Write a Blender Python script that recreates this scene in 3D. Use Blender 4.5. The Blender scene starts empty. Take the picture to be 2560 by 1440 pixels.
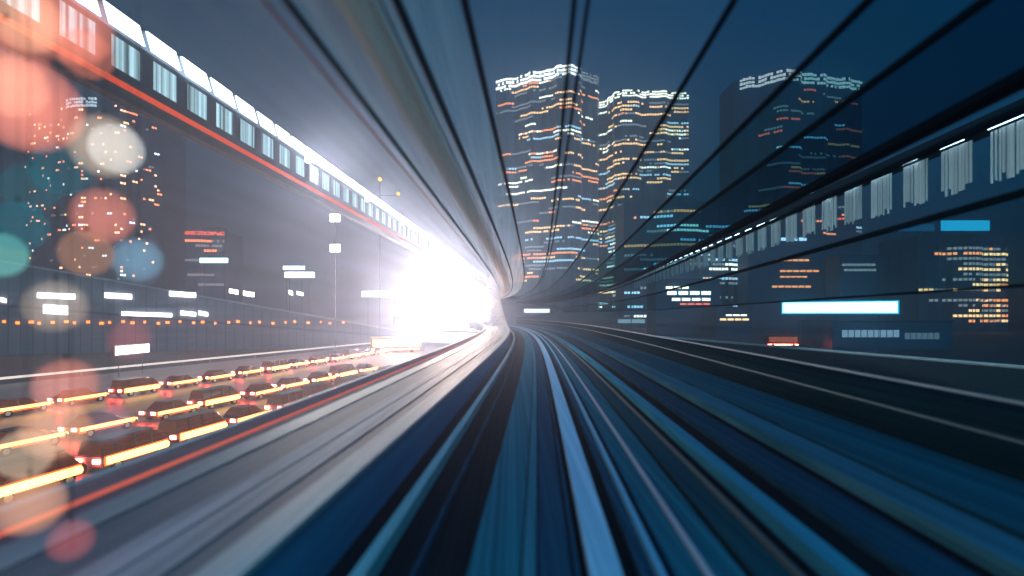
import bpy, bmesh, math, random
from mathutils import Vector, Matrix
random.seed(7)
SC = bpy.context.scene
COL = SC.collection
R_ = math.radians

# ---------------------------------------------------------------- camera
F = 1280.0            # focal length in pixels of the 2560 px wide photograph
HZ, CX = 785.0, 1280.0
EYE = 9.0             # camera height over the street
cam = bpy.data.cameras.new('camera')
cam.sensor_width = 36.0
cam.lens = 18.0
cam.shift_y = (HZ - 720.0) / 2560.0
cam.clip_start = 0.05
cam.clip_end = 6000
cam.dof.use_dof = True
cam.dof.focus_distance = 90.0
cam.dof.aperture_fstop = 0.25
camo = bpy.data.objects.new('camera', cam)
camo.location = (0, 0, EYE)
camo.rotation_euler = (R_(90), 0, 0)
COL.objects.link(camo)
SC.camera = camo
# ---------------------------------------------------------------- world
W = bpy.data.worlds.new("World"); SC.world = W
W.use_nodes = True
wn = W.node_tree; wn.nodes.clear()
sky = wn.nodes.new('ShaderNodeTexSky'); sky.sky_type = 'NISHITA'; sky.sun_disc = False
SUN_EL, SUN_AZ = R_(7.0), R_(-150.0)
sky.sun_elevation = SUN_EL; sky.sun_rotation = SUN_AZ
tint = wn.nodes.new('ShaderNodeMix'); tint.data_type = 'RGBA'; tint.blend_type = 'MULTIPLY'
tint.inputs[0].default_value = 1.0
tint.inputs[7].default_value = (0.0, 0.66, 1.0, 1)
bgn = wn.nodes.new('ShaderNodeBackground'); bgn.inputs['Strength'].default_value = 0.07
wo = wn.nodes.new('ShaderNodeOutputWorld')
wn.links.new(sky.outputs[0], tint.inputs[6]); wn.links.new(tint.outputs[2], bgn.inputs['Color'])
wn.links.new(bgn.outputs[0], wo.inputs['Surface'])
# broad blue sun lamp, added to light the track
sl = bpy.data.lights.new('dusk_sun', 'SUN'); sl.energy = 2.1; sl.angle = R_(25); sl.color = (0.006, 0.47, 0.76)
so = bpy.data.objects.new('dusk_sun', sl); so.rotation_euler = (R_(38), R_(14), 0); COL.objects.link(so)
SC.view_settings.view_transform = 'Standard'; SC.view_settings.look = 'None'
SC.view_settings.exposure = 0.0; SC.view_settings.gamma = 1.0
SC.cycles.transparent_max_bounces = 32
SC.cycles.max_bounces = 6
SC.cycles.volume_bounces = 0
SC.cycles.sample_clamp_indirect = 4.0
SC.cycles.use_denoising = True

# ---------------------------------------------------------------- helpers
def tag(o, label=None, cat=None, group=None, kind=None):
    if label: o['label'] = label
    if cat: o['category'] = cat
    if group: o['group'] = group
    if kind: o['kind'] = kind
    return o

def empty(name, loc=(0, 0, 0), rz=0.0):
    o = bpy.data.objects.new(name, None); o.location = loc; o.rotation_euler = (0, 0, rz)
    o.empty_display_size = 0.3
    COL.objects.link(o); return o

class MB:
    """collects verts and faces with a material slot each; build() links ONE mesh object"""
    def __init__(s): s.v = []; s.f = []; s.m = []
    def face(s, pts, m=0):
        b = len(s.v); s.v += [tuple(p) for p in pts]; s.f.append(tuple(range(b, b + len(pts)))); s.m.append(m)
    def box(s, x0, x1, y0, y1, z0, z1, m=0):
        b = len(s.v)
        s.v += [(x, y, z) for z in (z0, z1) for y in (y0, y1) for x in (x0, x1)]
        for q in ((0, 2, 3, 1), (4, 5, 7, 6), (0, 1, 5, 4), (2, 6, 7, 3), (0, 4, 6, 2), (1, 3, 7, 5)):
            s.f.append(tuple(b + i for i in q)); s.m.append(m)
    def obox(s, c, ux, uy, lx, ly, z0, z1, m=0):
        """box centred at c (x,y) with horizontal axes ux, uy and half sizes lx, ly"""
        b = len(s.v)
        for z in (z0, z1):
            for sy in (-1, 1):
                for sx in (-1, 1):
                    s.v.append((c[0] + ux[0]*lx*sx + uy[0]*ly*sy, c[1] + ux[1]*lx*sx + uy[1]*ly*sy, z))
        for q in ((0, 2, 3, 1), (4, 5, 7, 6), (0, 1, 5, 4), (2, 6, 7, 3), (0, 4, 6, 2), (1, 3, 7, 5)):
            s.f.append(tuple(b + i for i in q)); s.m.append(m)
    def tube(s, pts, r, n=8, m=0):
        pts = [Vector(p) for p in pts]; b = len(s.v)
        for i, p in enumerate(pts):
            t = (pts[min(i+1, len(pts)-1)] - pts[max(i-1, 0)]).normalized()
            a = t.cross(Vector((0, 0, 1)))
            if a.length < 1e-3: a = t.cross(Vector((1, 0, 0)))
            a.normalize(); c = t.cross(a)
            for k in range(n):
                th = 2*math.pi*k/n
                s.v.append(tuple(p + a*(r*math.cos(th)) + c*(r*math.sin(th))))
        for i in range(len(pts)-1):
            for k in range(n):
                k2 = (k+1) % n
                s.f.append((b+i*n+k, b+i*n+k2, b+(i+1)*n+k2, b+(i+1)*n+k)); s.m.append(m)
        s.f.append(tuple(b+k for k in range(n))[::-1]); s.m.append(m)
        e = b+(len(pts)-1)*n
        s.f.append(tuple(e+k for k in range(n))); s.m.append(m)
    def sphere(s, c, r, nu=20, nv=12, m=0, sz=1.0):
        b = len(s.v)
        for j in range(nv+1):
            ph = math.pi*j/nv
            for i in range(nu):
                th = 2*math.pi*i/nu
                s.v.append((c[0]+r*math.sin(ph)*math.cos(th), c[1]+r*math.sin(ph)*math.sin(th), c[2]+r*sz*math.cos(ph)))
        for j in range(nv):
            for i in range(nu):
                i2 = (i+1) % nu
                s.f.append((b+j*nu+i, b+(j+1)*nu+i, b+(j+1)*nu+i2, b+j*nu+i2)); s.m.append(m)
    def loft(s, rings, closed=True, m=0):
        """rings: list of rings of points; joins one ring to the next"""
        b = len(s.v); n = len(rings[0])
        for r in rings: s.v += [tuple(p) for p in r]
        for i in range(len(rings)-1):
            for k in range(n if closed else n-1):
                k2 = (k+1) % n
                s.f.append((b+i*n+k, b+i*n+k2, b+(i+1)*n+k2, b+(i+1)*n+k)); s.m.append(m)
        if closed:
            s.f.append(tuple(b+k for k in range(n))[::-1]); s.m.append(m)
            e = b+(len(rings)-1)*n
            s.f.append(tuple(e+k for k in range(n))); s.m.append(m)
    def build(s, name, mats, parent=None, smooth=False, bevel=0.0):
        me = bpy.data.meshes.new(name); me.from_pydata(s.v, [], s.f)
        if not isinstance(mats, (list, tuple)): mats = [mats]
        for m in mats: me.materials.append(m)
        for p, i in zip(me.polygons, s.m):
            p.material_index = i
            p.use_smooth = smooth
        me.update()
        bm = bmesh.new(); bm.from_mesh(me)
        bmesh.ops.recalc_face_normals(bm, faces=bm.faces); bm.to_mesh(me); bm.free()
        o = bpy.data.objects.new(name, me); COL.objects.link(o)
        if parent is not None: o.parent = parent
        if bevel:
            md = o.modifiers.new('bevel', 'BEVEL'); md.width = bevel; md.segments = 2; md.limit_method = 'ANGLE'
        return o

def copy_tree(o, parent=None):
    c = o.copy(); COL.objects.link(c); c.parent = parent
    for ch in list(o.children): copy_tree(ch, c)
    return c

def nodes(name):
    m = bpy.data.materials.new(name); m.use_nodes = True
    t = m.node_tree; t.nodes.clear()
    return m, t, t.nodes.new('ShaderNodeOutputMaterial')

def streak_fac(t, scale=(9, 0.05, 9), detail=4, lo=0.35, hi=0.65, along='Object'):
    tc = t.nodes.new('ShaderNodeTexCoord'); mp = t.nodes.new('ShaderNodeMapping')
    mp.inputs['Scale'].default_value = scale
    n = t.nodes.new('ShaderNodeTexNoise'); n.inputs['Scale'].default_value = 1.0; n.inputs['Detail'].default_value = detail
    r = t.nodes.new('ShaderNodeMapRange'); r.inputs['From Min'].default_value = lo; r.inputs['From Max'].default_value = hi
    t.links.new(tc.outputs[along], mp.inputs['Vector']); t.links.new(mp.outputs[0], n.inputs['Vector'])
    t.links.new(n.outputs['Fac'], r.inputs['Value'])
    return r.outputs['Result']

def solid(name, c1, c2=None, rough=0.5, metal=0.0, scale=(9, 0.05, 9), spec=0.5):
    """a worn surface: two tones mixed by a noise stretched along the track"""
    m, t, o = nodes(name)
    p = t.nodes.new('ShaderNodeBsdfPrincipled')
    p.inputs['Roughness'].default_value = rough; p.inputs['Metallic'].default_value = metal
    p.inputs['Specular IOR Level'].default_value = spec
    if c2 is None: c2 = tuple(x*0.7 for x in c1)
    f = streak_fac(t, scale)
    mx = t.nodes.new('ShaderNodeMix'); mx.data_type = 'RGBA'
    mx.inputs[6].default_value = (*c1, 1); mx.inputs[7].default_value = (*c2, 1)
    t.links.new(f, mx.inputs[0]); t.links.new(mx.outputs[2], p.inputs['Base Color'])
    t.links.new(p.outputs[0], o.inputs['Surface'])
    return m

def glow(name, c, s):
    m, t, o = nodes(name)
    e = t.nodes.new('ShaderNodeEmission'); e.inputs['Color'].default_value = (*c, 1); e.inputs['Strength'].default_value = s
    t.links.new(e.outputs[0], o.inputs['Surface'])
    return m

def pane(name, tintc, frost, cfrost=(0.8, 0.8, 0.82), scale=(7, 0.03, 7), far=None, y0=8, y1=80):
    """glazing: clear tinted glass with a frosted film (streaky along the track) of share `frost`"""
    m, t, o = nodes(name)
    tr = t.nodes.new('ShaderNodeBsdfTransparent'); tr.inputs['Color'].default_value = (*tintc, 1)
    tl = t.nodes.new('ShaderNodeBsdfTranslucent'); tl.inputs['Color'].default_value = (*cfrost, 1)
    df = t.nodes.new('ShaderNodeBsdfDiffuse'); df.inputs['Color'].default_value = (*cfrost, 1)
    ad = t.nodes.new('ShaderNodeMixShader'); ad.inputs[0].default_value = 0.45
    t.links.new(tl.outputs[0], ad.inputs[1]); t.links.new(df.outputs[0], ad.inputs[2])
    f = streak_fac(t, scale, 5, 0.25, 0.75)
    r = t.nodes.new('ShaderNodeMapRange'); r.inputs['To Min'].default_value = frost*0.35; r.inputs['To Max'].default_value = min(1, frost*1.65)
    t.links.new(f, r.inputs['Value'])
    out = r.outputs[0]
    if far is not None:      # film graded denser with distance, shaping a pale glow at the far end
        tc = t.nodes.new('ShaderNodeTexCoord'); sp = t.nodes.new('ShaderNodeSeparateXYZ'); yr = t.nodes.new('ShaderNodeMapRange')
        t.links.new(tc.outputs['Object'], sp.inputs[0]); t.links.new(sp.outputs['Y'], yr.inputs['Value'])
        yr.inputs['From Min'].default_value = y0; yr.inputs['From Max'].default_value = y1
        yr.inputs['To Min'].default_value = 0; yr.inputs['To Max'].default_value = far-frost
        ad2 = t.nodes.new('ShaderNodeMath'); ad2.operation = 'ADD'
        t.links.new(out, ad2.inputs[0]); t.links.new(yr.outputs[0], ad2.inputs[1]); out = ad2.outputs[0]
    mx = t.nodes.new('ShaderNodeMixShader')
    t.links.new(out, mx.inputs[0]); t.links.new(tr.outputs[0], mx.inputs[1]); t.links.new(ad.outputs[0], mx.inputs[2])
    t.links.new(mx.outputs[0], o.inputs['Surface'])
    return m

def bokeh_orb(name, c, s, mixf, rr=.2, soft=False):
    """thin lit glass globe: a see-through shell; soft ones hold a glowing gas instead of an even coat"""
    m, t, o = nodes(name)
    tr = t.nodes.new('ShaderNodeBsdfTransparent')
    e = t.nodes.new('ShaderNodeEmission'); e.inputs['Color'].default_value = (*c, 1); e.inputs['Strength'].default_value = s
    mx = t.nodes.new('ShaderNodeMixShader'); mx.inputs[0].default_value = mixf*(.12 if soft else 1)
    t.links.new(tr.outputs[0], mx.inputs[1]); t.links.new(e.outputs[0], mx.inputs[2]); t.links.new(mx.outputs[0], o.inputs['Surface'])
    if soft:
        v = t.nodes.new('ShaderNodeEmission'); v.inputs['Color'].default_value = (*c, 1); v.inputs['Strength'].default_value = s*mixf*2.2/(2*rr)
        t.links.new(v.outputs[0], o.inputs['Volume'])
    return m

# the guideway follows an easement (cubic) curve to the left
K3 = 11000.0
DS = [0.6 * (150/0.6) ** (i/71) for i in range(72)]
def P(a, h, d, xh=1345.0):
    """point at lateral offset a, height h against the eye, distance d along the guideway"""
    return (a + (xh-CX)/F*d - K3*d**3/F**3, d, EYE + h)
def at(px, py, d):
    return Vector(((px-CX)/F*d, d, EYE + (HZ-py)/F*d))
def ground_pt(px, py, h):
    d = F*h/(HZ-py); return Vector(((px-CX)/F*d, d, EYE+h))
def sweep(mb, prof, closed=True, m=0, ds=DS):
    """prof: list of (a, h[, xh]); swept along the guideway"""
    mb.loft([[P(*(q[0], q[1], d), *(q[2:3])) for q in prof] for d in ds], closed, m)
def beam(name, a, h, w, t, mat, parent=None, xh=1345.0, smooth=False):
    mb = MB(); sweep(mb, [(a-w/2, h-t/2, xh), (a+w/2, h-t/2, xh), (a+w/2, h+t/2, xh), (a-w/2, h+t/2, xh)])
    return mb.build(name, mat, parent)
def pipe(name, a, h, r, mat, parent=None, xh=1345.0, n=8):
    mb = MB(); sweep(mb, [(a+r*math.cos(2*math.pi*k/n), h+r*math.sin(2*math.pi*k/n), xh) for k in range(n)])
    return mb.build(name, mat, parent, smooth=True)

# ---------------------------------------------------------------- materials
M = {}
M['black'] = solid('black_rubber', (0.004, 0.006, 0.01), (0.015, 0.02, 0.028), 0.7, scale=(14, .04, 14), spec=0.0)
M['asphalt'] = solid('asphalt', (0.20, 0.17, 0.18), (0.13, 0.12, 0.13), 0.4, scale=(.5, .06, 1))
M['ground'] = solid('dark_ground', (0.04, 0.045, 0.05), (0.025, 0.03, 0.035), 0.7, scale=(.05, .05, .05))
M['deck'] = solid('dark_deck', (0.004, 0.006, 0.01), (0.014, 0.024, 0.036), 0.95, scale=(45, .02, 45), spec=0.0)
M['teal_pad'] = solid('teal_pad', (0.025, 0.18, 0.26), (0.008, 0.075, 0.12), 0.5, scale=(45, .02, 45), spec=0.0)
M['navy_pad'] = solid('navy_pad', (0.006, 0.035, 0.07), (0.02, 0.09, 0.16), 0.5, scale=(45, .02, 45), spec=0.0)
M['pale_pad'] = solid('pale_pad', (0.46, 0.68, 0.88), (0.26, 0.44, 0.64), 0.6, scale=(45, .02, 45), spec=0.0)
M['steel'] = solid('worn_steel', (0.80, 0.82, 0.86), (0.55, 0.58, 0.62), 0.4, 0.3, scale=(30, .03, 30))
M['blue_steel'] = solid('blue_steel', (0.10, 0.55, 0.85), (0.12, 0.45, 0.75), 0.35, 0.2, scale=(30, .03, 30))
M['blue_wall'] = solid('blue_wall', (0.03, 0.20, 0.36), (0.04, 0.26, 0.42), 0.55, scale=(5, .02, 5), spec=.12)
M['concrete'] = solid('pale_concrete', (0.50, 0.49, 0.52), (0.36, 0.36, 0.40), 0.6, scale=(12, .06, 12))
M['slate'] = solid('slate_slab', (0.06, 0.075, 0.12), (0.11, 0.12, 0.17), 0.6, scale=(12, .1, 12), spec=.15)
M['rib'] = solid('dark_rib', (0.003, 0.012, 0.022), (0.005, 0.018, 0.03), 0.9, spec=0.0)
M['walk'] = solid('walk_plank', (0.50, 0.40, 0.47), (0.20, 0.18, 0.23), 0.6, scale=(8, .25, 8), spec=.15)
M['white_beam'] = solid('white_beam', (0.75, 0.73, 0.70), (0.6, 0.6, 0.6), 0.6, scale=(9, .02, 9))
M['red_pipe'] = solid('red_pipe', (0.65, 0.10, 0.04), (0.55, 0.07, 0.03), 0.4)
M['dark_facade'] = solid('dark_facade', (0.03, 0.10, 0.15), (0.045, 0.14, 0.20), 0.4, scale=(.02, .02, .3))
M['gal_dark'] = solid('gallery_dark', (0.015, 0.05, 0.08), (0.02, 0.06, 0.1), 0.5)
M['ramp'] = solid('ramp_wall', (0.20, 0.21, 0.24), (0.15, 0.16, 0.19), 0.7, scale=(.06, .06, 1.2))
M['white_lamp'] = glow('white_lamp', (1, .98, .96), 6)
M['cool_lamp'] = glow('cool_lamp', (.78, .93, 1), 5)
M['orange_lamp'] = glow('orange_lamp', (1, .20, .03), 5)
M['amber_lamp'] = glow('amber_lamp', (1, .42, .03), 4)
M['red_lamp'] = glow('red_lamp', (1, .06, .02), 5)
M['cyan_lamp'] = glow('cyan_lamp', (.02, .62, .95), 1.6)
M['cyan_white'] = glow('cyan_white', (.55, .95, 1), 6)
M['ww'] = glow('warm_window', (1, .46, .18), 5.5)
M['wo'] = glow('orange_window', (1, .25, .08), 5)
M['wc'] = glow('cool_window', (.65, .88, 1), 2.6)
M['wwhite'] = glow('white_window', (1, .78, .56), 6)
M['wr'] = glow('red_window', (1, .10, .05), 5)
M['wmid'] = glow('mid_window', (1, .80, .72), 2.4)
M['lw'] = glow('left_warm', (1, .50, .26), 9)
M['lo'] = glow('left_orange', (1, .26, .10), 8)
M['lc'] = glow('left_cool', (.75, .9, 1), 8)
M['wbright'] = glow('bright_crown', (1, .82, .70), 6)
M['wdim'] = glow('dim_window', (.75, .72, .72), 0.9)

def build_all():
    # ------------------------------------------------------------ setting
    mb = MB(); mb.box(-1250, 1250, -60, 1250, -0.6, 0.0)
    tag(mb.build('ground', M['ground']), kind='structure')
    # the wide street left of the guideway
    mb = MB()
    A0, A1 = ground_pt(0, 1330, -9), ground_pt(970, 955, -9)
    B0, B1 = ground_pt(0, 962, -9), ground_pt(890, 869, -9)
    def ext(p, q, s): return p + (q-p)*s
    mb.face([(*ext(A0, A1, -1).xy, .02), (*ext(A0, A1, 4).xy, .02), (*ext(B0, B1, 3).xy, .02), (*ext(B0, B1, -.8).xy, .02)])
    tag(mb.build('road', M['asphalt']), kind='structure')
    # ------------------------------------------------------------ guideway
    mb = MB(); sweep(mb, [(-5.6, -3.6), (8.2, -3.6), (8.2, -2.62), (-5.6, -2.62)])
    tag(mb.build('guideway', M['deck']), kind='structure')
    def strip(name, r0, r1, top, mat, label, cat, thick=None, grp=None):
        """a longitudinal strip between the view ratios r0 and r1, its top at height top"""
        a0, a1 = r0*abs(top), r1*abs(top); b = -2.62
        mb = MB(); sweep(mb, [(a0, b), (a1, b), (a1, top), (a0, top)])
        return tag(mb.build(name, mat), label, cat, grp)
    q = lambda x: (x-1345)/655.0
    strip('guide_rail', -.72, -.665, -2.42, M['steel'], 'pale steel guide rail, the leftmost rail of the track bed', 'rail')
    strip('cable_trough', -.49, -.475, -2.52, M['navy_pad'], 'thin dark cable trough just right of the pale left rail', 'cable trough')
    strip('running_pad', q(1166), q(1300), -2.5, M['teal_pad'], 'dark teal running strip in the middle left of the track', 'running strip')
    strip('running_pad', q(1306), q(1340), -2.47, solid('light_teal_pad', (.06, .22, .30), (.03, .14, .2), .6, spec=0.0), 'narrow lighter teal strip beside the dark teal running strip', 'running strip')
    strip('running_pad', q(1346), q(1430), -2.51, M['navy_pad'], 'navy strip left of the wide pale strip', 'running strip')
    strip('power_rail', q(1440), q(1452), -2.49, M['navy_pad'], 'thin navy conductor rail hugging the wide pale strip', 'rail')
    strip('running_pad', q(1478), q(1559), -2.46, M['pale_pad'], 'wide pale blue running strip in the middle of the track', 'running strip')
    strip('running_pad', q(1606), q(1652), -2.5, M['navy_pad'], 'dark strip between the pale strip and the thin bright rail', 'running strip')
    strip('guide_rail', q(1654), q(1668), -2.4, M['blue_steel'], 'thin bright blue rail right of the wide pale strip', 'rail')
    strip('running_pad', q(1690), q(1770), -2.5, M['teal_pad'], 'teal strip right of the thin bright blue rail', 'running strip')
    strip('power_rail', q(1772), q(1786), -2.45, solid('lav_rail', (.5, .5, .62), (.4, .42, .52), .4), 'thin lavender rail between two teal strips', 'rail')
    strip('running_pad', q(1790), q(1866), -2.5, M['teal_pad'], 'teal strip right of the thin lavender rail', 'running strip')
    strip('running_pad', q(1890), q(2000), -2.51, solid('deep_pad', (.008, .045, .07), (.015, .07, .10), .8, spec=0.0), 'very dark teal strip on the right side of the track', 'running strip')
    strip('power_rail', q(2004), q(2014), -2.44, solid('brown_rail', (.10, .15, .18), (.08, .11, .13), .6, spec=.05), 'thin brownish grey rail on the right side of the track', 'rail')
    strip('guide_rail', q(2108), q(2170), -2.42, solid('blue_rail', (.05, .32, .48), (.03, .2, .33), .6, spec=0.0), 'blue guide rail on the right side of the track', 'rail')
    strip('running_pad', q(2290), q(2450), -2.5, M['navy_pad'], 'navy strip right of the blue guide rail', 'running strip')
    strip('guide_rail', 1.90, 2.14, -2.42, solid('blue_rail_wide', (.06, .22, .32), (.03, .13, .2), .7, spec=0.0), 'wide blue grey rail before the teal slab on the right', 'rail')
    strip('walkway_slab', 2.2, 2.9, -2.46, solid('teal_slab', (.03, .15, .20), (.015, .08, .12), .8, spec=0.0), 'broad dull teal slab along the right parapet', 'slab')
    # right parapet and its rails
    root = empty('parapet_wall', P(7.3, -2.62, 1.0)); inv = Matrix.Translation(-Vector(root.location))
    def under(o, r, i):
        o.data.transform(i); o.parent = r; return o
    tag(root, 'dark parapet wall with a pale top rail on the right of the track', 'wall')
    mb = MB(); sweep(mb, [(7.3, -2.62), (7.6, -2.62), (7.6, -1.45), (7.3, -1.45)]); under(mb.build('wall', solid('par_dark', (.006, .022, .038), (.012, .045, .07), .9, scale=(3, .03, 14), spec=0.0)), root, inv)
    under(pipe('top_rail', 7.45, -1.38, .035, M['concrete']), root, inv)
    mb = MB(); sweep(mb, [(7.24, -1.95), (7.297, -1.95), (7.297, -1.9), (7.24, -1.9)]); under(mb.build('ledge', solid('ledge', (.1, .2, .26), None, .5)), root, inv)
    # left parapet
    root = empty('parapet_wall', P(-2.1, -2.62, 1.0)); inv = Matrix.Translation(-Vector(root.location))
    tag(root, 'deep blue parapet wall with a pale coping left of the track', 'wall')
    mb = MB(); sweep(mb, [(-2.40, -2.62), (-2.12, -2.62), (-2.16, -1.93), (-2.40, -1.93)]); under(mb.build('wall', M['blue_wall']), root, inv)
    mb = MB(); sweep(mb, [(-2.46, -1.93), (-2.12, -1.93), (-2.12, -1.86), (-2.46, -1.86)]); under(mb.build('coping', M['concrete']), root, inv)
    # service walkway left of the parapet
    mb = MB(); sweep(mb, [(-5.7, -2.62), (-2.9, -2.62), (-2.9, -2.2), (-5.7, -2.2)])
    tag(mb.build('service_walkway', M['slate']), 'slate grey service walkway between the blue parapet and the red pipe', 'walkway')
    def wstrip(r0, r1, mat, label, h=-2.17):
        mb = MB(); sweep(mb, [(r0*2.17, -2.197), (r1*2.17, -2.197), (r1*2.17, h), (r0*2.17, h)])
        tag(mb.build('walkway_plank', mat), label, 'walkway plank')
    wstrip(-1.62, -1.45, M['walk'], 'pale worn plank of the walkway nearest the blue parapet')
    wstrip(-1.79, -1.64, M['walk'], 'pale worn plank second from the blue parapet')
    wstrip(-2.30, -2.10, solid('pale_plank', (.28, .28, .32), (.2, .2, .25), .5, spec=.2), 'pale grey plank beside the red pipe')
    tag(pipe('handrail_pipe', -5.2, -2.13, .028, glow('red_tube', (1, .17, .10), .75)), 'glowing orange red tube along the outer edge of the left walkway', 'light tube')
    tag(beam('edge_kerb', -5.5, -2.1, .14, .2, M['concrete']), 'pale kerb outside the glowing red tube', 'kerb')

    # ------------------------------------------------------------ glass canopy
    can = tag(empty('glass_canopy', (0, 0, EYE+3.4)), 'curved glass canopy with dark longitudinal ribs arching over the track', 'canopy')
    inv = Matrix.Translation(-Vector(can.location))
    RIB = {'L1': (-1.9, 2.5, 1312), 'L2': (-1.3, 3.0, 1332), 'L3': (-.75, 3.2, 1345), 'C': (.33, 3.4, 1360),
           'R1': (2.1, 3.5, 1365), 'R2': (3.45, 3.45, 1388), 'R3': (4.5, 3.3, 1394), 'R4': (5.9, 3.05, 1420),
           'R5': (7.0, 1.95, 1470), 'R6': (7.4, .5, 1500), 'RB': (7.45, -1.3, 1345)}
    def rib(k, w, t, da=0, dh=0, mat=None):
        a, h, xh = RIB[k]; under(beam('rib', a+da, h+dh, w, t, mat or M['rib'], None, xh), can, inv)
    soft = solid('grey_rib', (.03, .045, .06), (.05, .06, .08), .9, spec=0.0)
    rib('L1', .04, .05, mat=soft); rib('L2', .08, .05, mat=soft); rib('L3', .07, .06, mat=soft)
    rib('C', .05, .07); rib('C', .04, .05, .15); rib('R1', .05, .07); rib('R2', .07, .07); rib('R3', .08, .08)
    rib('R4', .30, .14); rib('R4', .10, .10, .42, -.2); rib('R5', .13, .11); rib('R6', .08, .06)
    def panel(k0, k1, mat):
        mb = MB(); p0, p1 = RIB[k0], RIB[k1]
        sweep(mb, [p0, p1], closed=False); under(mb.build('glass_panel', mat, None, smooth=True), can, inv)
    G = (.66, .86, .96)
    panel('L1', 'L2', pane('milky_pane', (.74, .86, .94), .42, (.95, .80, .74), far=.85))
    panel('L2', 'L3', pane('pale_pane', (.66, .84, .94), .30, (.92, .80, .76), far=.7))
    panel('L3', 'C', pane('clear_pane', G, .03))
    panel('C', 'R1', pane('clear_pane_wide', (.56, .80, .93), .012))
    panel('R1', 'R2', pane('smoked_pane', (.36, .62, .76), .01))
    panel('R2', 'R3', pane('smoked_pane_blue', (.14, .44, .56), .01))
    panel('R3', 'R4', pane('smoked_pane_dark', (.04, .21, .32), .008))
    panel('R4', 'R5', pane('clear_side_pane', (.46, .74, .88), .015))
    panel('R5', 'R6', pane('smoked_side_pane', (.34, .62, .74), .015))
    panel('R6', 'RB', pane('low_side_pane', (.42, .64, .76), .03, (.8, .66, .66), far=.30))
    # white cable duct and thin red conduits under the left shoulder
    mb = MB(); sweep(mb, [(-1.72, 2.78, 1318), (-1.42, 2.86, 1322), (-1.44, 2.98, 1322), (-1.74, 2.9, 1318)])
    tag(mb.build('cable_duct', pane('duct_film', (.9, .85, .8), .85, (.98, .72, .60))), 'wide cream duct running along the left shoulder of the glass canopy', 'duct')
    tag(pipe('conduit', -1.38, 2.9, .012, M['red_pipe'], None, 1324), 'thin red conduit right beside the cream duct', 'conduit', 'thin red conduits')
    tag(pipe('conduit', -1.95, 2.35, .012, M['red_pipe'], None, 1310), 'thin red conduit below the leftmost canopy rib', 'conduit', 'thin red conduits')
    # left glass side wall with posts
    ws = tag(empty('glass_side_wall', P(-2.25, -1.86, 1.0)), 'frosted glass side wall on the blue parapet left of the track', 'glass wall')
    invw = Matrix.Translation(-Vector(ws.location))
    mb = MB(); sweep(mb, [(-2.25, -1.86, 1345), (-2.25, .4, 1330), (-1.9, 2.5, 1312)], closed=False)
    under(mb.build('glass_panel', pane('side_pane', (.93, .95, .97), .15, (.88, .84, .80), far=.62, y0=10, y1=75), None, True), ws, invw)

    # ------------------------------------------------------------ gallery on the left (lit bays, orange band)
    gal = tag(empty('elevated_gallery', at(1100, 620, 110)), 'long elevated gallery with lit white ceiling panels, windows and an orange band', 'gallery')
    invg = Matrix.Translation(-Vector(gal.location))
    def gp(a, h, d): return (a + (1345-CX)/F*d, d, EYE+h)
    GD = [22 + i*3.1 for i in range(70)]
    def gbeam(name, a0, a1, h0, h1, mat, d0=16, d1=235):
        mb = MB(); mb.loft([[gp(a0, h0, d), gp(a1, h0, d), gp(a1, h1, d), gp(a0, h1, d)] for d in (d0, (d0+d1)/2, d1)])
        return under(mb.build(name, mat), gal, invg)
    aL = -24.0
    gbeam('floor_beam', aL-.5, aL+.2, 12.3, 13.0, M['gal_dark'])
    gbeam('neon_band', aL+.2, aL+.3, 12.95, 13.28, glow('neon_band', (1, .10, .03), .85))
    gbeam('sill_beam', aL-.2, aL+.2, 13.32, 13.9, M['gal_dark'])
    gbeam('head_beam', aL-.1, aL+.15, 15.75, 16.0, M['gal_dark'])
    gbeam('roof', aL-.5, aL-.2, 13.02, 17.5, M['gal_dark'])
    lampm = [glow('gallery_ceiling_%d' % k, (.86, .94, 1), e_) for k, e_ in enumerate((7, 9, 5.5, 3.2))]; winm = None
    m, t, o = nodes('gallery_window')
    e = t.nodes.new('ShaderNodeEmission'); f = streak_fac(t, (0.01, 2.6, 0.02), 3, .38, .62)
    cr = t.nodes.new('ShaderNodeMapRange'); cr.inputs['To Min'].default_value = .18; cr.inputs['To Max'].default_value = 1.25
    t.links.new(f, cr.inputs['Value']); t.links.new(cr.outputs[0], e.inputs['Strength']); e.inputs['Color'].default_value = (.55, .88, 1, 1)
    t.links.new(e.outputs[0], o.inputs['Surface']); winm = m
    for i, d in enumerate(GD):
        mb = MB()     # sloping lit ceiling panel of the bay
        mb.loft([[gp(aL+.3, 16.15, dd), gp(aL-.05, 17.4, dd), gp(aL-.15, 17.4, dd), gp(aL+.2, 16.15, dd)] for dd in (d+.2, d+2.7)])
        under(mb.build('ceiling_panel', lampm[(i*7+i//3) % 4]), gal, invg)
        mb = MB(); mb.loft([[gp(aL, 13.9, dd), gp(aL+.05, 13.9, dd), gp(aL+.05, 15.75, dd), gp(aL, 15.75, dd)] for dd in (d+.45, d+2.6)])
        w = under(mb.build('window', winm), gal, invg)
        mb = MB(); mb.loft([[gp(aL-.15, 13.9, dd), gp(aL+.18, 13.9, dd), gp(aL+.18, 15.75, dd), gp(aL-.15, 15.75, dd)] for dd in (d+2.62, d+3.5)])
        under(mb.build('post', M['gal_dark']), gal, invg)
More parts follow.
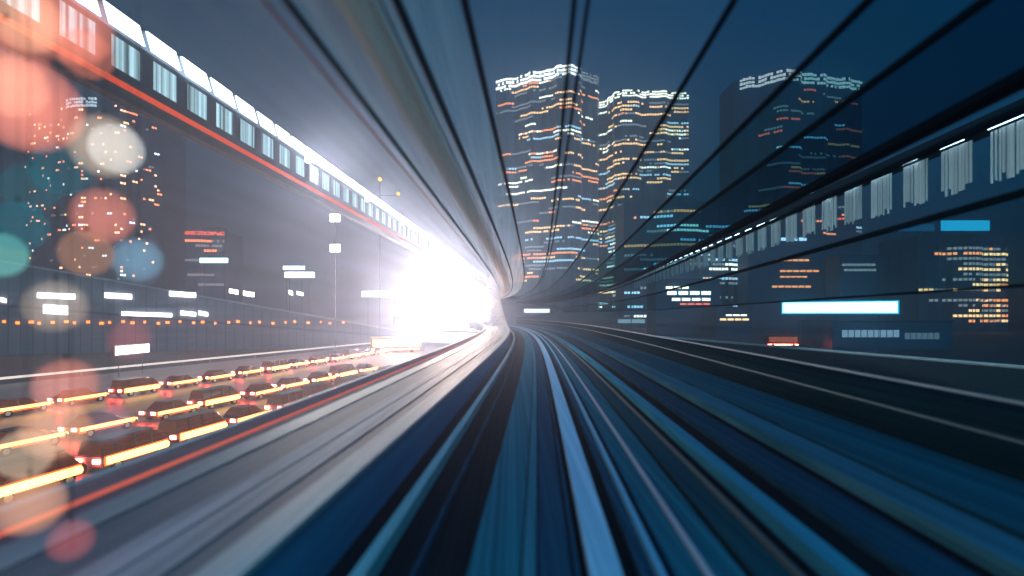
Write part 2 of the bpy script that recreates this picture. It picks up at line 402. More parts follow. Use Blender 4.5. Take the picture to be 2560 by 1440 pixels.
    for d in (52, 70, 88, 106, 124, 142):  # floodlight boxes and spots added here to light the canopy
        px_, py_, pz_ = gp(aL+.7, 15.6, d)
        mb = MB(); mb.box(px_-.25, px_+.12, d-.3, d+.3, pz_-.2, pz_+.25); under(mb.build('floodlight', M['white_lamp']), gal, invg)
        l = bpy.data.lights.new('gallery_lamp', 'SPOT'); l.energy = CANOPY_FILL; l.color = (1, .86, .76); l.shadow_soft_size = .4
        l.spot_size = R_(70); l.spot_blend = 1.0
        ob = bpy.data.objects.new('gallery_lamp', l); ob.location = (px_+.5, d, pz_); COL.objects.link(ob)
        ob.rotation_euler = (Vector((P(-1.6, 2.8, d-22))) - Vector((px_, d, pz_))).to_track_quat('-Z', 'Y').to_euler()
    # ------------------------------------------------------------ bright station hall and floodlights in the haze
    hall = tag(empty('station_hall', at(1090, 860, 135)), 'blazing white station hall beside the far end of the street', 'station')
    invh = Matrix.Translation(-Vector(hall.location))
    p0, p1 = at(985, 850, 150), at(1225, 850, 128)
    ux = (p1-p0).normalized(); uy = Vector((-ux.y, ux.x, 0)); L = (p1-p0).length
    def hb(u0, u1, z0, z1, v0, v1, name, mat):
        c = p0 + ux*((u0+u1)/2) + uy*((v0+v1)/2); mb = MB(); mb.obox((c.x, c.y), ux, uy, (u1-u0)/2, (v1-v0)/2, z0, z1)
        return under(mb.build(name, mat), hall, invh)
    hb(-1, L+1, 0, 8.3, .5, 10, 'body', M['ramp']); hb(L*.3, L+1, 8.3, 13, .51, 9.9, 'upper_storey', M['ramp']); hb(L*.3-.5, L+1.5, 13, 13.6, -1.0, 10.5, 'roof', M['gal_dark'])
    n = 8
    for i in range(n):
        zt = 7.5 + 4.5*min(1, i/4)
        hm = glow('hall_glass_%d' % i, (1, .88, .80), (.5, .7, 1.0, 1.4, 1.9, 2.4, 2.8, 3)[i])
        hb(L*i/n+.3, L*(i+1)/n-.3, 4.6, zt, .2, .45, 'window', hm); hb(L*i/n+.3, L*(i+1)/n-.3, 1.2, 4.1, .2, .45, 'window', hm)
    def lamp(name, loc, e, c, r=1.0):
        l = bpy.data.lights.new(name, 'POINT'); l.energy = e; l.color = c; l.shadow_soft_size = r
        ob = bpy.data.objects.new(name, l); ob.location = loc; COL.objects.link(ob); return ob
    # floodlight masts; the short and low ones are added to shape the glow
    for px, py, d, e, lab in ((1120, 705, 112, 330000, 'tall mast with a white floodlight right in front of the blazing station'),
                              (1190, 745, 100, 70000, 'short mast with a white floodlight nearest the track'),
                              (1060, 800, 122, 240000, 'low floodlight mast at the foot of the blazing station'),
                              (838, 545, 95, 25000, 'mast with two white floodlights under the orange band')):
        p = at(px, py, d); r = tag(empty('floodlight_mast', (p.x, p.y, 0)), lab, 'floodlight')
        mb = MB(); mb.tube([(0, 0, 0), (0, 0, p.z)], .06); mb.build('pole', M['gal_dark'], r)
        for zz in ((p.z,) if d != 95 else (p.z, p.z-5.6)):
            mb = MB(); mb.box(-.9, .9, -.25, .05, zz-.7, zz+.7); mb.build('lamp_head', M['white_lamp'], r)
        l = bpy.data.lights.new('floodlight_lamp', 'SPOT'); l.energy = e; l.color = (1, .73, .62); l.shadow_soft_size = .7
        l.spot_size = R_(118); l.spot_blend = 1.0
        ob = bpy.data.objects.new('floodlight_lamp', l); ob.location = (p.x, p.y-.4, p.z); COL.objects.link(ob)
        ob.rotation_euler = (Vector((-.12, -1, .2)) if d == 100 else Vector((-.75, -1, 0))).to_track_quat('-Z', 'Y').to_euler()  # the short mast's spot is turned to light the canopy

    # ------------------------------------------------------------ towers
    def tower(name, pts, top, rows, label, seed, wave=2.8, wl=26, crown=None, dens=(1, 3), pal=None, depth=28, base=0.0, mats=M, step=3.0, winw=2.2, runl=(4, 16), group=None, rowlo=.02):
        """pts: plan as (pixel x, distance) corners from left to right; top: pixel row of the top at pts[0..]"""
        rnd = random.Random(seed)
        P3 = [Vector(((x-CX)/F*d, d, 0)) for x, d in pts]
        H = [EYE + (HZ-t)/F*d for t, (x, d) in zip(top, pts)]
        hh = sum(H)/len(H)
        root = tag(empty(name, (*P3[0].xy, 0)), label, 'tower', group)
        iv = Matrix.Translation(-Vector(root.location))
        # undulating facade
        fac = []; side = []
        for i in range(len(P3)-1):
            a, b = P3[i], P3[i+1]; n = max(2, int((b-a).length/2.0)); nrm = Vector((b.y-a.y, -(b.x-a.x), 0)).normalized()
            for k in range(n + (i == len(P3)-2)):
                s = k/n; p = a.lerp(b, s); u = s*(b-a).length
                p = p + nrm*(wave*.5*math.sin(2*math.pi*u/wl) + wave*.3*math.sin(2*math.pi*u/(wl*.43)+1.3))*min(1, 4*s*(1-s)*2)
                fac.append((p, nrm))
        back = [fac[-1][0]+Vector((0, depth, 0)), fac[0][0]+Vector((0, depth, 0))]
        ring = [f[0] for f in fac] + back
        mb = MB(); mb.loft([[(p.x, p.y, base) for p in ring], [(p.x, p.y, hh) for p in ring]])
        under(mb.build('body', mats['dark_facade']), root, iv)
        pal = pal or ['ww', 'wo', 'wc', 'wwhite', 'wo', 'ww', 'wdim', 'wdim']
        nf = len(fac)-1; z = hh - 5
        for r in range(rows):
            z -= step*(1 if rnd.random() < .8 else 2)
            if z < base+4: break
            mm = [M[k] for k in dict.fromkeys(pal)]; idx = list(dict.fromkeys(pal))
            mb = MB(); any_ = False
            for _ in range(rnd.randint(*dens)):
                k0 = rnd.randint(0, max(0, nf-3)); ln = rnd.randint(*runl); mi = idx.index(rnd.choice(pal))
                for k in range(k0, min(nf, k0+ln)):
                    if rnd.random() < .12: continue
                    a, b = fac[k], fac[k+1]; o_ = a[1]*.12
                    q0 = a[0].lerp(b[0], .1)+o_; q1 = a[0].lerp(b[0], .88)+o_
                    mb.face([(q0.x, q0.y, z), (q1.x, q1.y, z), (q1.x, q1.y, z+step*.5), (q0.x, q0.y, z+step*.5)], mi); any_ = True
            if any_: under(mb.build('lit_window_row', mm), root, iv)
        if crown:
            for (k0, k1, zh, cm) in crown:
                mb = MB()
                for k, tz in [(k, tz) for k in range(int(k0*nf), int(k1*nf)) for tz in (0, 1, 2)]:
                    if rnd.random() < .16: continue
                    za = hh-zh+zh*tz/3.0; zb = za+zh/3.0*rnd.uniform(.55, .8)
                    a, b = fac[k], fac[k+1]; o_ = a[1]*.4
                    q0 = a[0].lerp(b[0], .06)+o_; q1 = a[0].lerp(b[0], .94)+o_
                    mb.face([(q0.x, q0.y, za), (q1.x, q1.y, za), (q1.x, q1.y, zb), (q0.x, q0.y, zb)])
                under(mb.build('crown_light', M[cm]), root, iv)
        mb = MB(); c = sum((f[0] for f in fac), Vector())/len(fac) + Vector((0, depth*.5, 0)); mb.box(c.x-8, c.x+8, c.y-5, c.y+5, hh, hh+5)
        under(mb.build('plant_room', mats['dark_facade']), root, iv)
        return root
    tower('office_tower', [(1240, 430), (1425, 400), (1497, 425)], [195, 176, 180], 46,
          'tallest dark tower with a long white lit crown above the track', 11, crown=[(0, .72, 9, 'wbright'), (.74, 1, 7, 'wdim')], dens=(2, 4))
    tower('office_tower', [(1478, 440), (1555, 405), (1722, 410)], [250, 236, 234], 48,
          'dark tower with orange and white window rows and a narrow white lit crown', 23, crown=[(0, 1, 6, 'wwhite')], dens=(3, 5), pal=['ww', 'ww', 'wo', 'wc', 'wwhite', 'wdim'])
    tower('office_tower', [(1835, 400), (1965, 380), (2155, 400)], [200, 186, 186], 34,
          'dark tower on the right with sparse orange window rows and a dim slatted crown', 37, crown=[(.05, 1, 9, 'wmid')], dens=(1, 2), pal=['wo', 'wdim', 'wc', 'wo', 'wr', 'wdim'])
    tower('office_tower', [(1560, 330), (1700, 320), (1860, 330)], [505, 500, 505], 20,
          'lower wide block of pale window rows in front of the dark towers', 41, dens=(2, 4), wave=2, pal=['wc', 'wdim', 'wo', 'wwhite', 'wdim'])
    tower('apartment_tower', [(62, 420), (190, 400), (300, 400), (412, 430)], [250, 250, 240, 290], 60,
          'dark tower of small orange and white windows behind the hanging globes', 53, dens=(4, 8), wave=1.0, pal=['lw', 'lo', 'lw', 'lo', 'lc', 'wdim'], runl=(1, 2), crown=[(.4, .62, 8, 'wc')])
    tower('office_block', [(462, 420), (562, 425)], [578, 578], 10,
          'small dark block with red lights on its roof line left of the blazing station', 61, dens=(0, 2), wave=1, pal=['wo', 'wdim', 'wr'], crown=[(0, 1, 3, 'wr')], step=4)
    tower('apartment_tower', [(2295, 260), (2420, 255), (2520, 262)], [588, 588, 588], 16,
          'dark block with dotted pinkish window rows on the far right', 71, dens=(2, 3), wave=2.2, wl=18, pal=['wo', 'wdim', 'ww'], runl=(10, 26), step=2.6)
    build_more(under, lamp)

def build_more(under, lamp):
    # roof signs on the far right block
    def signbox(name, x0, x1, y0, y1, d, mat, label, cat='sign', post=None, d2=None, thick=.5, legs=True, rim=False):
        d2 = d2 or d
        a, b = at(x0, y0, d), at(x1, y1, d2); top = a.z; bot = b.z
        ux = Vector((b.x-a.x, b.y-a.y, 0)); L = ux.length; ux.normalize(); uy = Vector((-ux.y, ux.x, 0))
        r = tag(empty(name, ((a.x+b.x)/2, (a.y+b.y)/2, 0)), label, cat)
        c = (0, 0)
        mb = MB(); mb.obox((uy.x*thick*.5, uy.y*thick*.5), ux, uy, L/2+.12, thick/2, bot-.12, top+.12); mb.build('case', M['gal_dark'], r)
        mb = MB(); mb.obox((-uy.x*.05, -uy.y*.05), ux, uy, L/2, .04, bot, top); mb.build('lit_face', mat, r)
        if rim:
            mb = MB(); mb.obox((-uy.x*.02, -uy.y*.02), ux, uy, L/2+.3, .03, bot-.28, top+.28); mb.build('cyan_rim', M['cyan_lamp'], r)
        if legs:
            for s in (-.35, .35):
                mb = MB(); mb.tube([(ux.x*L*s+uy.x*.3, ux.y*L*s+uy.y*.3, 0), (ux.x*L*s+uy.x*.3, ux.y*L*s+uy.y*.3, bot)], .03+d*.0002); mb.build('post', M['gal_dark'], r)
        return r
    signbox('roof_sign', 2352, 2474, 551, 577, 250, M['cyan_lamp'], 'bright cyan sign above the dotted block on the far right')
    signbox('roof_sign', 2246, 2336, 560, 578, 255, glow('dim_cyan', (.01, .25, .5), .6), 'dim blue sign left of the bright cyan sign')
    signbox('light_bar', 1957, 2244, 757, 782, 120, M['cyan_white'], 'long dazzling white bar with a cyan edge above the right parapet', 'light bar', d2=108, rim=True)
    signbox('light_bar', 1310, 1374, 772, 782, 170, glow('soft_white', (.8, .95, .95), 1.6), 'small white light bar in the gap by the vanishing point', 'light bar')
    signbox('light_bar', 1545, 1612, 798, 808, 150, glow('soft_white_dim', (.7, .9, .95), .7), 'faint white light bar just above the right parapet', 'light bar')
    # low lit buildings at right
    def block(name, x0, x1, ytop, d, label, lit, cat='building', nrow=3, z0=None, depth=14):
        a, b = at(x0, ytop, d), at(x1, ytop, d)
        r = tag(empty(name, ((a.x+b.x)/2, d, 0)), label, cat); w = (b.x-a.x)/2
        mb = MB(); mb.box(-w, w, 0, depth, 0, a.z); mb.build('body', M['dark_facade'], r)
        mb = MB(); mb.box(-w-.3, w+.3, -.3, depth+.3, a.z, a.z+.5); mb.build('roof', M['gal_dark'], r)
        for (u0, u1, py0, py1, mat, n) in lit:
            xa, xb = (u0-CX)/F*d-r.location.x, (u1-CX)/F*d-r.location.x; za, zb = EYE+(HZ-py1)/F*d, EYE+(HZ-py0)/F*d
            for k in range(n):
                q0 = xa+(xb-xa)*k/n; q1 = xa+(xb-xa)*(k+.82)/n
                mb = MB(); mb.box(q0, q1, -.12, .02, za, zb); mb.build('window', mat, r)
        return r
    block('office_block', 1640, 1800, 700, 210, 'low dark building with three long white lit floors above the right parapet',
          [(1665, 1725, 716, 722, M['wwhite'], 3), (1668, 1782, 728, 737, M['wbright'], 4), (1680, 1780, 745, 752, M['wbright'], 4), (1700, 1778, 758, 762, M['wr'], 4)])
    block('low_building', 1870, 2090, 590, 300, 'hazy block with dull orange window rows behind the lower side glass',
          [(1940, 2025, 648, 653, M['wo'], 6), (1950, 2050, 675, 680, M['wo'], 6), (1950, 2020, 690, 694, M['wo'], 5), (1930, 2030, 714, 719, M['wo'], 6), (1930, 2020, 594, 602, M['wc'], 4)])
    block('low_building', 2100, 2230, 640, 280, 'small block with two pale window rows right of the dull orange rows',
          [(2105, 2190, 659, 665, M['wdim'], 7), (2110, 2192, 672, 678, M['wdim'], 7)])
    block('shop_building', 2080, 2380, 806, 130, 'low row of pale lit shop windows above the white rail on the right',
          [(2105, 2250, 825, 843, glow('shop_glass', (.55, .72, .85), .8), 9), (2262, 2350, 832, 848, glow('shop_glass_dim', (.4, .55, .68), .45), 6)])
    block('low_building', 1790, 1880, 770, 190, 'small low building with warm lit floors above the right parapet',
          [(1815, 1870, 786, 790, M['wwhite'], 3), (1800, 1875, 796, 801, M['ww'], 4)])
    # outer rail and wall on the right street
    a0, a1 = ground_pt(2560, 916, -3.2), ground_pt(1700, 845, -3.2)
    dr = a1-a0
    r = tag(empty('crash_barrier', (a0.x, a0.y, 0)), 'pale white topped barrier wall beyond the right parapet', 'barrier')
    s0, s1 = dr*-.75, dr*1.25; nrm = Vector((dr.y, -dr.x, 0)).normalized()
    mb = MB(); mb.loft([[(p.x, p.y, 0), (p.x+nrm.x*.4, p.y+nrm.y*.4, 0), (p.x+nrm.x*.3, p.y+nrm.y*.3, 5.6), (p.x, p.y, 5.6)] for p in (s0, s1)]); mb.build('wall', solid('bar_wall', (.02, .05, .075), (.03, .07, .1), .9, spec=0.0), r)
    mb = MB(); mb.tube([(s0.x+nrm.x*.15, s0.y+nrm.y*.15, 5.72), (s1.x+nrm.x*.15, s1.y+nrm.y*.15, 5.72)], .13); mb.build('top_rail', M['white_beam'], r)
    # ------------------------------------------------------------ gallery of lit bays on the right
    gr = tag(empty('station_facade', at(2100, 470, 70)), 'row of white fin bays lit from above under a dark eave on the right', 'building')
    iv = Matrix.Translation(-Vector(gr.location))
    def g2(a, h, d): return (a + (1365-CX)/F*d, d, EYE+h)
    aR = 24.0
    def gb(name, a0, a1, h0, h1, d0, d1, mat):
        mb = MB(); mb.loft([[g2(a0, h0, d), g2(a1, h0, d), g2(a1, h1, d), g2(a0, h1, d)] for d in (d0, d1)])
        return under(mb.build(name, mat), gr, iv)
    gb('eave', aR-.6, aR+1.2, 10.1, 10.6, 14, 150, M['rib'])
    for dd in (16, 149): gb('column', aR+.7, aR+.95, -9, 10.1, dd, dd+.25, M['dark_facade'])
    lms = [glow('bay_lamp_%d' % k, (.92, .96, 1), e_) for k, e_ in enumerate((16, 11, 20))]
    wm = solid('bay_white', (.72, .74, .78), (.4, .42, .46), .8, scale=(.01, 1.8, .02))
    d = 15.5; k = 0
    while d < 140:
        w = 2.3
        mb = MB()      # one bay: upright white fins of uneven length hanging from the eave
        for q in range(9):
            y0 = d+w*q/9.0; y1 = y0+w/9.0*random.choice((.6, .8, .92)); lo = 9.9-random.choice((2.4, 2.55, 2.7, 2.8))
            mb.loft([[g2(aR+.22, lo, dd), g2(aR+.28, lo, dd), g2(aR+.28, 9.9, dd), g2(aR+.22, 9.9, dd)] for dd in (y0, y1)])
        under(mb.build('bay_panel', wm), gr, iv)
        gb('bay_lamp', aR+.08, aR+.11, 10.02, 10.06, d+.1+.3*(k % 3), d+w-.1, lms[(k*5+k//2) % 3])
        d += w+1.1; k += 1
    # ------------------------------------------------------------ left street: rails, ramp, lamps
    a0, a1 = ground_pt(0, 961, -9), ground_pt(890, 868, -9); dr = a1-a0
    r = tag(empty('guard_rail', (a0.x, a0.y, 0)), 'long white lit rail along the far edge of the left street', 'rail')
    mb = MB(); mb.tube([dr*-.3+Vector((0, 0, -a0.z+.75)), dr*1.6+Vector((0, 0, -a0.z+.75))], .16); mb.build('rail', glow('rail_white', (1, .88, .80), 1.3), r)
    for i in range(28):
        p = dr*(-.3+1.9*i/27); mb = MB(); mb.tube([(p.x, p.y, 0), (p.x, p.y, .7)], .09); mb.build('post', M['ramp'], r)
    # ramp with noise wall
    A, B = at(-250, 610, 105), at(1010, 830, 150)
    r = tag(empty('ramp', (A.x, A.y, 0)), 'sloping grey ramp wall with white lamps and a line of orange lamps', 'ramp')
    dv = B-A; hv = Vector((dv.x, dv.y, 0)).normalized(); nv = Vector((hv.y, -hv.x, 0))
    def rp(s, off, z): return (dv.x*s+nv.x*off, dv.y*s+nv.y*off, z)
    zt = lambda s: A.z+(B.z-A.z)*s
    mb = MB(); mb.loft([[rp(s, 0, 0), rp(s, -8, 0), rp(s, -8, zt(s)-1), rp(s, 0, zt(s))] for s in (0, .5, 1)]); mb.build('wall', M['ramp'], r)
    mb = MB(); mb.loft([[rp(s, .35, zt(s)-.1), rp(s, -.3, zt(s)-.1), rp(s, -.3, zt(s)+.35), rp(s, .35, zt(s)+.35)] for s in (0, .5, 1)]); mb.build('coping', M['concrete'], r)
    for i in range(46):
        s_ = .04+i*.02; mb = MB(); mb.loft([[rp(s, .06, z), rp(s, .005, z), rp(s+.0012, .005, z), rp(s+.0012, .06, z)] for s, z in ((s_, 0), (s_, zt(s_)-.12))]); mb.build('wall_joint', M['gal_dark'], r)
    mb = MB(); mb.loft([[rp(s, .16, zt(s)*.52), rp(s, .005, zt(s)*.52), rp(s, .005, zt(s)*.52+.5), rp(s, .16, zt(s)*.52+.5)] for s in (0, .5, 1)]); mb.build('cable_tray', M['slate'], r)
    def on_ramp(px, py):
        """share s along the ramp face and height seen at pixel px, py"""
        k = (px-CX)/F; s = (k*A.y-A.x)/(dv.x-k*dv.y); d = A.y+dv.y*s
        return s, EYE+(HZ-py)/F*d
    for x0, x1, y, hh in ((0, 16, 748, 10), (95, 188, 738, 13), (263, 330, 738, 13), (424, 490, 734, 13), (573, 596, 727, 12), (608, 636, 733, 13), (110, 170, 772, 22), (305, 430, 784, 10), (452, 490, 782, 11), (497, 520, 782, 11), (722, 732, 730, 12), (742, 758, 732, 10)):
        s0, z0 = on_ramp(x0, y); s1, z1 = on_ramp(x1, y+4); dz = hh/F*120*.5
        mb = MB(); mb.loft([[rp(s, .5, z-dz), rp(s, .02, z-dz), rp(s, .02, z+dz), rp(s, .5, z+dz)] for s, z in ((s0, z0), (s1, z1))]); mb.build('tube_lamp', M['white_lamp'], r)
    om = M['orange_lamp']
    for i in range(30):
        s0, z0 = on_ramp(8+i*29+(i*37 % 11), 806+(i*13 % 5)-2)
        mb = MB(); w = .004+.003*((i*7) % 3)/2
        mb.loft([[rp(s, .45, z0-.28), rp(s, .02, z0-.28), rp(s, .02, z0+.28), rp(s, .45, z0+.28)] for s in (s0, s0+w)]); mb.build('orange_lamp', om, r)
    signbox('lit_sign', 500, 570, 645, 657, 150, M['cyan_white'], 'bluish white lit sign above the sloping ramp', 'sign')
    signbox('lit_sign', 708, 762, 665, 674, 150, M['cyan_white'], 'upper of two white signs above the low end of the ramp', 'sign')
    signbox('lit_sign', 712, 786, 680, 694, 152, M['white_lamp'], 'lower of two white signs above the low end of the ramp', 'sign')
    signbox('lit_sign', 288, 372, 866, 880, 72, M['white_lamp'], 'white lit board standing by the left street', 'sign', d2=78)
    signbox('lit_sign', 905, 1000, 728, 742, 140, M['white_lamp'], 'white lit sign just left of the blazing station', 'sign')
    # warning lamp mast
    p = at(950, 452, 140); r = tag(empty('lamp_mast', (p.x, p.y, 0)), 'thin mast with two small orange lamps above the gallery', 'mast')
    mb = MB(); mb.tube([(0, 0, 0), (0, 0, p.z)], .1); mb.build('pole', M['gal_dark'], r)
    mb = MB(); mb.sphere((0, 0, p.z+.4), .5); mb.build('lamp', M['amber_lamp'], r)
    mb = MB(); mb.tube([(0, 0, p.z-4), (5, 0, p.z-4)], .08); mb.build('arm', M['gal_dark'], r)
    mb = MB(); mb.sphere((5, 0, p.z-3.6), .45); mb.build('lamp', M['amber_lamp'], r)

    # ------------------------------------------------------------ cars on the left street
    paints = [solid('dark_red_paint', (.10, .02, .02), (.08, .015, .015), .3, scale=(.3, .3, .3)), solid('black_paint', (.015, .015, .02), (.02, .02, .025), .25, scale=(.3, .3, .3)), solid('grey_paint', (.14, .14, .16), (.12, .12, .14), .3, scale=(.3, .3, .3))]
    win_m = solid('car_glass', (.012, .012, .015), (.02, .02, .025), .08)
    for gm in (win_m,):
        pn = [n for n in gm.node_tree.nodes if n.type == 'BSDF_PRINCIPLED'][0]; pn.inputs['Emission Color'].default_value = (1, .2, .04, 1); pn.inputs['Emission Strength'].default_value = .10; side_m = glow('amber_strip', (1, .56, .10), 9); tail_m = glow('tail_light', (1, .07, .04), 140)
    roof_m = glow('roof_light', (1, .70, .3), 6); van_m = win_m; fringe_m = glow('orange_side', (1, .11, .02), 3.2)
    tyre = M['black']
    def make_car(van, paint):
        r = empty('parked_van' if van else 'parked_car')
        # body: lofted side profile, nose to +y
        if van: prof = [(-2.4, .35), (2.4, .35), (2.45, .75), (2.2, 1.0), (-2.42, 1.0)]
        else: prof = [(-2.25, .35), (2.25, .35), (2.3, .62), (2.1, .80), (1.05, .92), (-1.75, .95), (-2.28, .88), (-2.3, .55)]
        mb = MB(); mb.loft([[(x, y*(1 if abs(x) < .8 else .985), z) for y, z in prof] for x in (-.86, -.8, .8, .86)]); mb.build('body', paint, r, bevel=.05)
        cab, top = ([(-2.36, 1.002), (2.1, 1.002), (1.45, 1.72), (-2.25, 1.78)], (-2.2, 1.4, 1.79)) if van else ([(-1.72, .952), (.98, .922), (.35, 1.42), (-1.15, 1.45)], (-1.12, .32, 1.452))
        mb = MB(); mb.loft([[(x*s_, y, z) for (y, z), s_ in zip(cab, (1, 1, .84, .84))] for x in (-.78, .78)]); mb.build('window_glass', van_m if van else win_m, r, bevel=.05)
        mb = MB(); mb.box(-.63, .63, top[0], top[1], top[2], top[2]+.06); mb.build('roof', paint, r, bevel=.02)
        for y in ((-1.3, -.1, 1.0) if van else (-.55,)):
            mb = MB()
            for sx in (-1, 1): mb.loft([[(sx*(.80-.13*(k/1.0)*1.0)*1.0+sx*o_, y+dy, cab[0][1]+(top[2]-cab[0][1])*k) for o_, dy in ((-.02, -.05), (.02, -.05), (.02, .05), (-.02, .05))] for k in (0, 1)])
            mb.build('pillar', paint, r)
        for sx in (-1, 1):
            mb = MB(); mb.box(sx*.60-.2, sx*.60+.2, -2.5 if van else -2.36, -2.42 if van else -2.29, .62, .84); mb.build('tail_light', tail_m, r)
            mb = MB(); mb.box(sx*.6-.18, sx*.6+.18, 2.30, 2.44 if van else 2.33, .58, .72); mb.build('headlight', roof_m, r)
            mb = MB(); mb.tube([(sx*.875, -2.1, .70), (sx*.875, 1.95, .68)], .21 if van else .12, 10); mb.build('side_strip', side_m, r)  # glowing strip added for the amber light streak along the lane
            mb = MB(); mb.box(sx*.866-.006, sx*.866+.006, -2.2, 2.05, .42, .98 if van else .86); mb.build('orange_panel', fringe_m, r)  # glowing sheet added as the streak's red fringe, also reddening the road
            for y in (-1.4, 1.4):
                mb = MB(); mb.tube([(sx*.66, y, .32), (sx*.9, y, .32)], .32, 16); wh = mb.build('wheel', tyre, r)
                mb = MB(); mb.tube([(sx*.885, y, .32), (sx*.915, y, .32)], .19, 12); mb.build('hub_cap', M['steel'], wh)
        return r
    protos = {}
    rows = (('nearest', (0, 1255), (970, 950), 9, 5.6), ('middle', (0, 1140), (820, 955), 9, 5.6), ('farthest', (0, 1042), (890, 896), 13, 5.8))
    ordn = ['nearest', 'second', 'third', 'fourth', 'fifth', 'sixth', 'seventh', 'eighth', 'ninth', 'tenth', 'eleventh', 'twelfth', 'thirteenth']
    for rn, (rname, q0, q1, n, sp) in enumerate(rows):
        a, b = ground_pt(*q0, -9), ground_pt(*q1, -9); u = (b-a).normalized(); ang = math.atan2(u.y, u.x)-math.pi/2
        for i in range(n):
            van = (i*3+rn) % 4 != 1 if rn == 0 else (i+rn) % 4 == 0; key = (van, (i*2+rn) % 3)
            if key in protos: o = copy_tree(protos[key])
            else: o = protos[key] = make_car(van, paints[key[1]])
            p = a + u*(sp*(i+.2)+random.uniform(-.3, .3)) + Vector((-u.y, u.x, 0))*random.uniform(-.3, .3)
            o.location = (p.x, p.y, .03); o.rotation_euler = (0, 0, ang+random.uniform(-.02, .02))
            kind = ('van' if van else 'car'); col = ('dark red', 'black', 'grey')[key[1]]
            tag(o, '%s %s with amber lights, %s from the camera in the %s lane' % (col, kind, ordn[i], rname), kind, 'vehicles queuing on the left street')
    # bus in the glow
    def bus(px, py, d, L, H, rz, bm, wm, label):
        p = at(px, py, d); r = tag(empty('bus', (p.x, p.y, .03), rz), label, 'bus')
        mb = MB(); mb.box(-L/2, L/2, -1.2, 1.2, .35, H); mb.build('body', bm, r, bevel=.15)
        n = 7
        for k in range(n):
            xa = -L/2+.5+(L-1.0)*k/n; mb = MB(); mb.box(xa+.06, xa+(L-1.0)/n-.06, -1.26, -1.2, 1.35, H-.6); mb.build('window', wm, r)
        mb = MB(); mb.box(L/2+.002, L/2+.05, -1.0, 1.0, 1.2, H-.6); mb.build('windscreen', wm, r)
        mb = MB(); mb.box(-L/2+.3, L/2-.3, -1.26, -1.2, .6, .85); mb.build('side_strip', tail_m, r)
        for x in (-L*.32, L*.32):
            mb = MB(); mb.tube([(x, -1.28, .45), (x, 1.25, .45)], .45, 16); mb.build('wheel', tyre, r)
        return r
    bus(990, 880, 121, 11.5, 3.6, R_(12), solid('amber_bus', (.8, .4, .05), None, .4), glow('amber_glass', (1, .62, .14), 5), 'long amber bus with bright windows below the blazing station')
    bus(1953, 868, 139, 8.5, 3.4, R_(-4), solid('red_bus', (.6, .05, .03), None, .4), glow('red_glass', (1, .2, .1), .8), 'red lit bus beyond the right parapet')

    # ------------------------------------------------------------ globes added in place of out-of-focus light discs, left
    D0 = 4.2
    cols = {'orange': (1, .27, .17), 'cream': (1, .74, .52), 'white': (.86, .96, 1), 'teal': (.0, .30, .42), 'green': (.22, .72, .66), 'blue': (.25, .58, .82), 'red': (.9, .16, .14), 'tan': (1, .48, .28), 'lav': (.35, .33, .5)}
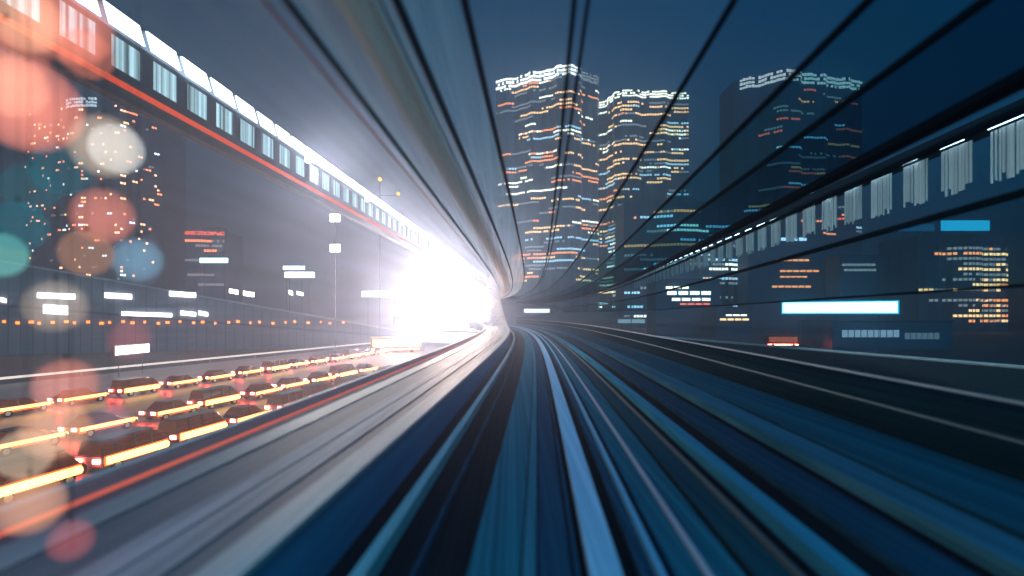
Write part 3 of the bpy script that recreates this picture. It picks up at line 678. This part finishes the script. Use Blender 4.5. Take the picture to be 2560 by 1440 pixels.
    G = [(15, 130, 85, 'orange', .9, .40, 'soft orange globe at the left edge above the biggest orange globe'),
         (60, 45, 80, 'tan', 1.2, .55, 'large soft tan globe at the very top of the strings'),
         (170, 60, 95, 'orange', 1.1, .55, 'large orange globe at the top over the lit gallery'),
         (217, 136, 56, 'orange', .9, .40, 'small crisp orange globe under the large top orange globe'),
         (70, 265, 112, 'orange', 1.2, .65, 'biggest orange globe, over the left tower'),
         (20, 210, 80, 'tan', .9, .45, 'tan globe overlapping the biggest orange globe'),
         (262, 366, 76, 'cream', .95, .42, 'cream globe in front of the left tower'),
         (292, 372, 58, 'white', .95, .45, 'bluish white globe overlapping the cream globe'),
         (76, 470, 58, 'teal', .7, .25, 'dim teal globe under the biggest orange globe'),
         (45, 565, 60, 'teal', .8, .32, 'dark teal globe above the green globe'),
         (150, 425, 62, 'teal', .6, .35, 'dim teal globe beside the cream globe'),
         (0, 637, 54, 'green', .95, .55, 'pale green globe cut by the left edge'),
         (258, 540, 68, 'orange', .95, .50, 'orange globe below the cream globe'),
         (216, 632, 56, 'tan', .7, .35, 'pinkish tan globe overlapping the lower orange globe'),
         (345, 650, 56, 'blue', .85, .40, 'soft blue globe right of the pinkish tan globe'),
         (140, 765, 66, 'cream', .8, .30, 'pale cream globe over the sloping ramp'),
         (325, 850, 50, 'red', .7, .25, 'faint red globe beside the white lit board'),
         (165, 965, 68, 'orange', 1.0, .45, 'orange globe over the white rail of the street'),
         (140, 1075, 72, 'tan', 1.0, .50, 'tan globe over the car lanes'),
         (62, 1135, 58, 'cream', .95, .40, 'cream globe over the middle car lane'),
         (75, 1260, 74, 'tan', .95, .50, 'tan globe over the nearest cars'),
         (275, 1060, 48, 'lav', .7, .30, 'faint lavender globe right of the tan globes'),
         (178, 1350, 50, 'red', .7, .35, 'dim red globe near the bottom of the strings'),
         (180, 1425, 54, 'red', .7, .35, 'lowest dim red globe of the strings')]
    for i, (px, py, rad, c, s, mx, lab) in enumerate(G):
        d = D0 + .09*((i*5) % 9)
        p = at(px, py, d); rr = rad/F*d
        r = tag(empty('globe_lamp', p), lab, 'globe lamp', 'globe lamps hanging beside the track')
        mb = MB(); mb.sphere((0, 0, 0), rr, 32, 20); mb.build('globe', bokeh_orb('globe_%s_%d' % (c, i), cols[c], s, mx*.6, rr, soft=rad > 62 or c in ('blue', 'red', 'lav')), r, True)
        mb = MB(); mb.tube([(0, 0, rr-.005), (0, 0, rr+.03)], .015, 8); mb.tube([(0, 0, rr+.03), (0, 0, EYE+2.9-p.z)], .0025, 6); mb.build('cord', M['rib'], r)
    # ------------------------------------------------------------ haze
    m, t, o = nodes('haze')
    pv = t.nodes.new('ShaderNodeVolumePrincipled'); pv.inputs['Density'].default_value = HAZE
    pv.inputs['Color'].default_value = (.55, .67, .93, 1); pv.inputs['Anisotropy'].default_value = .78
    t.links.new(pv.outputs[0], o.inputs['Volume'])
    mb = MB(); mb.box(-1300, 1300, -80, 1300, -1.6, 235); h = mb.build('haze', m); tag(h, kind='stuff')

HAZE = 0.0023
CANOPY_FILL = 28000
build_all()
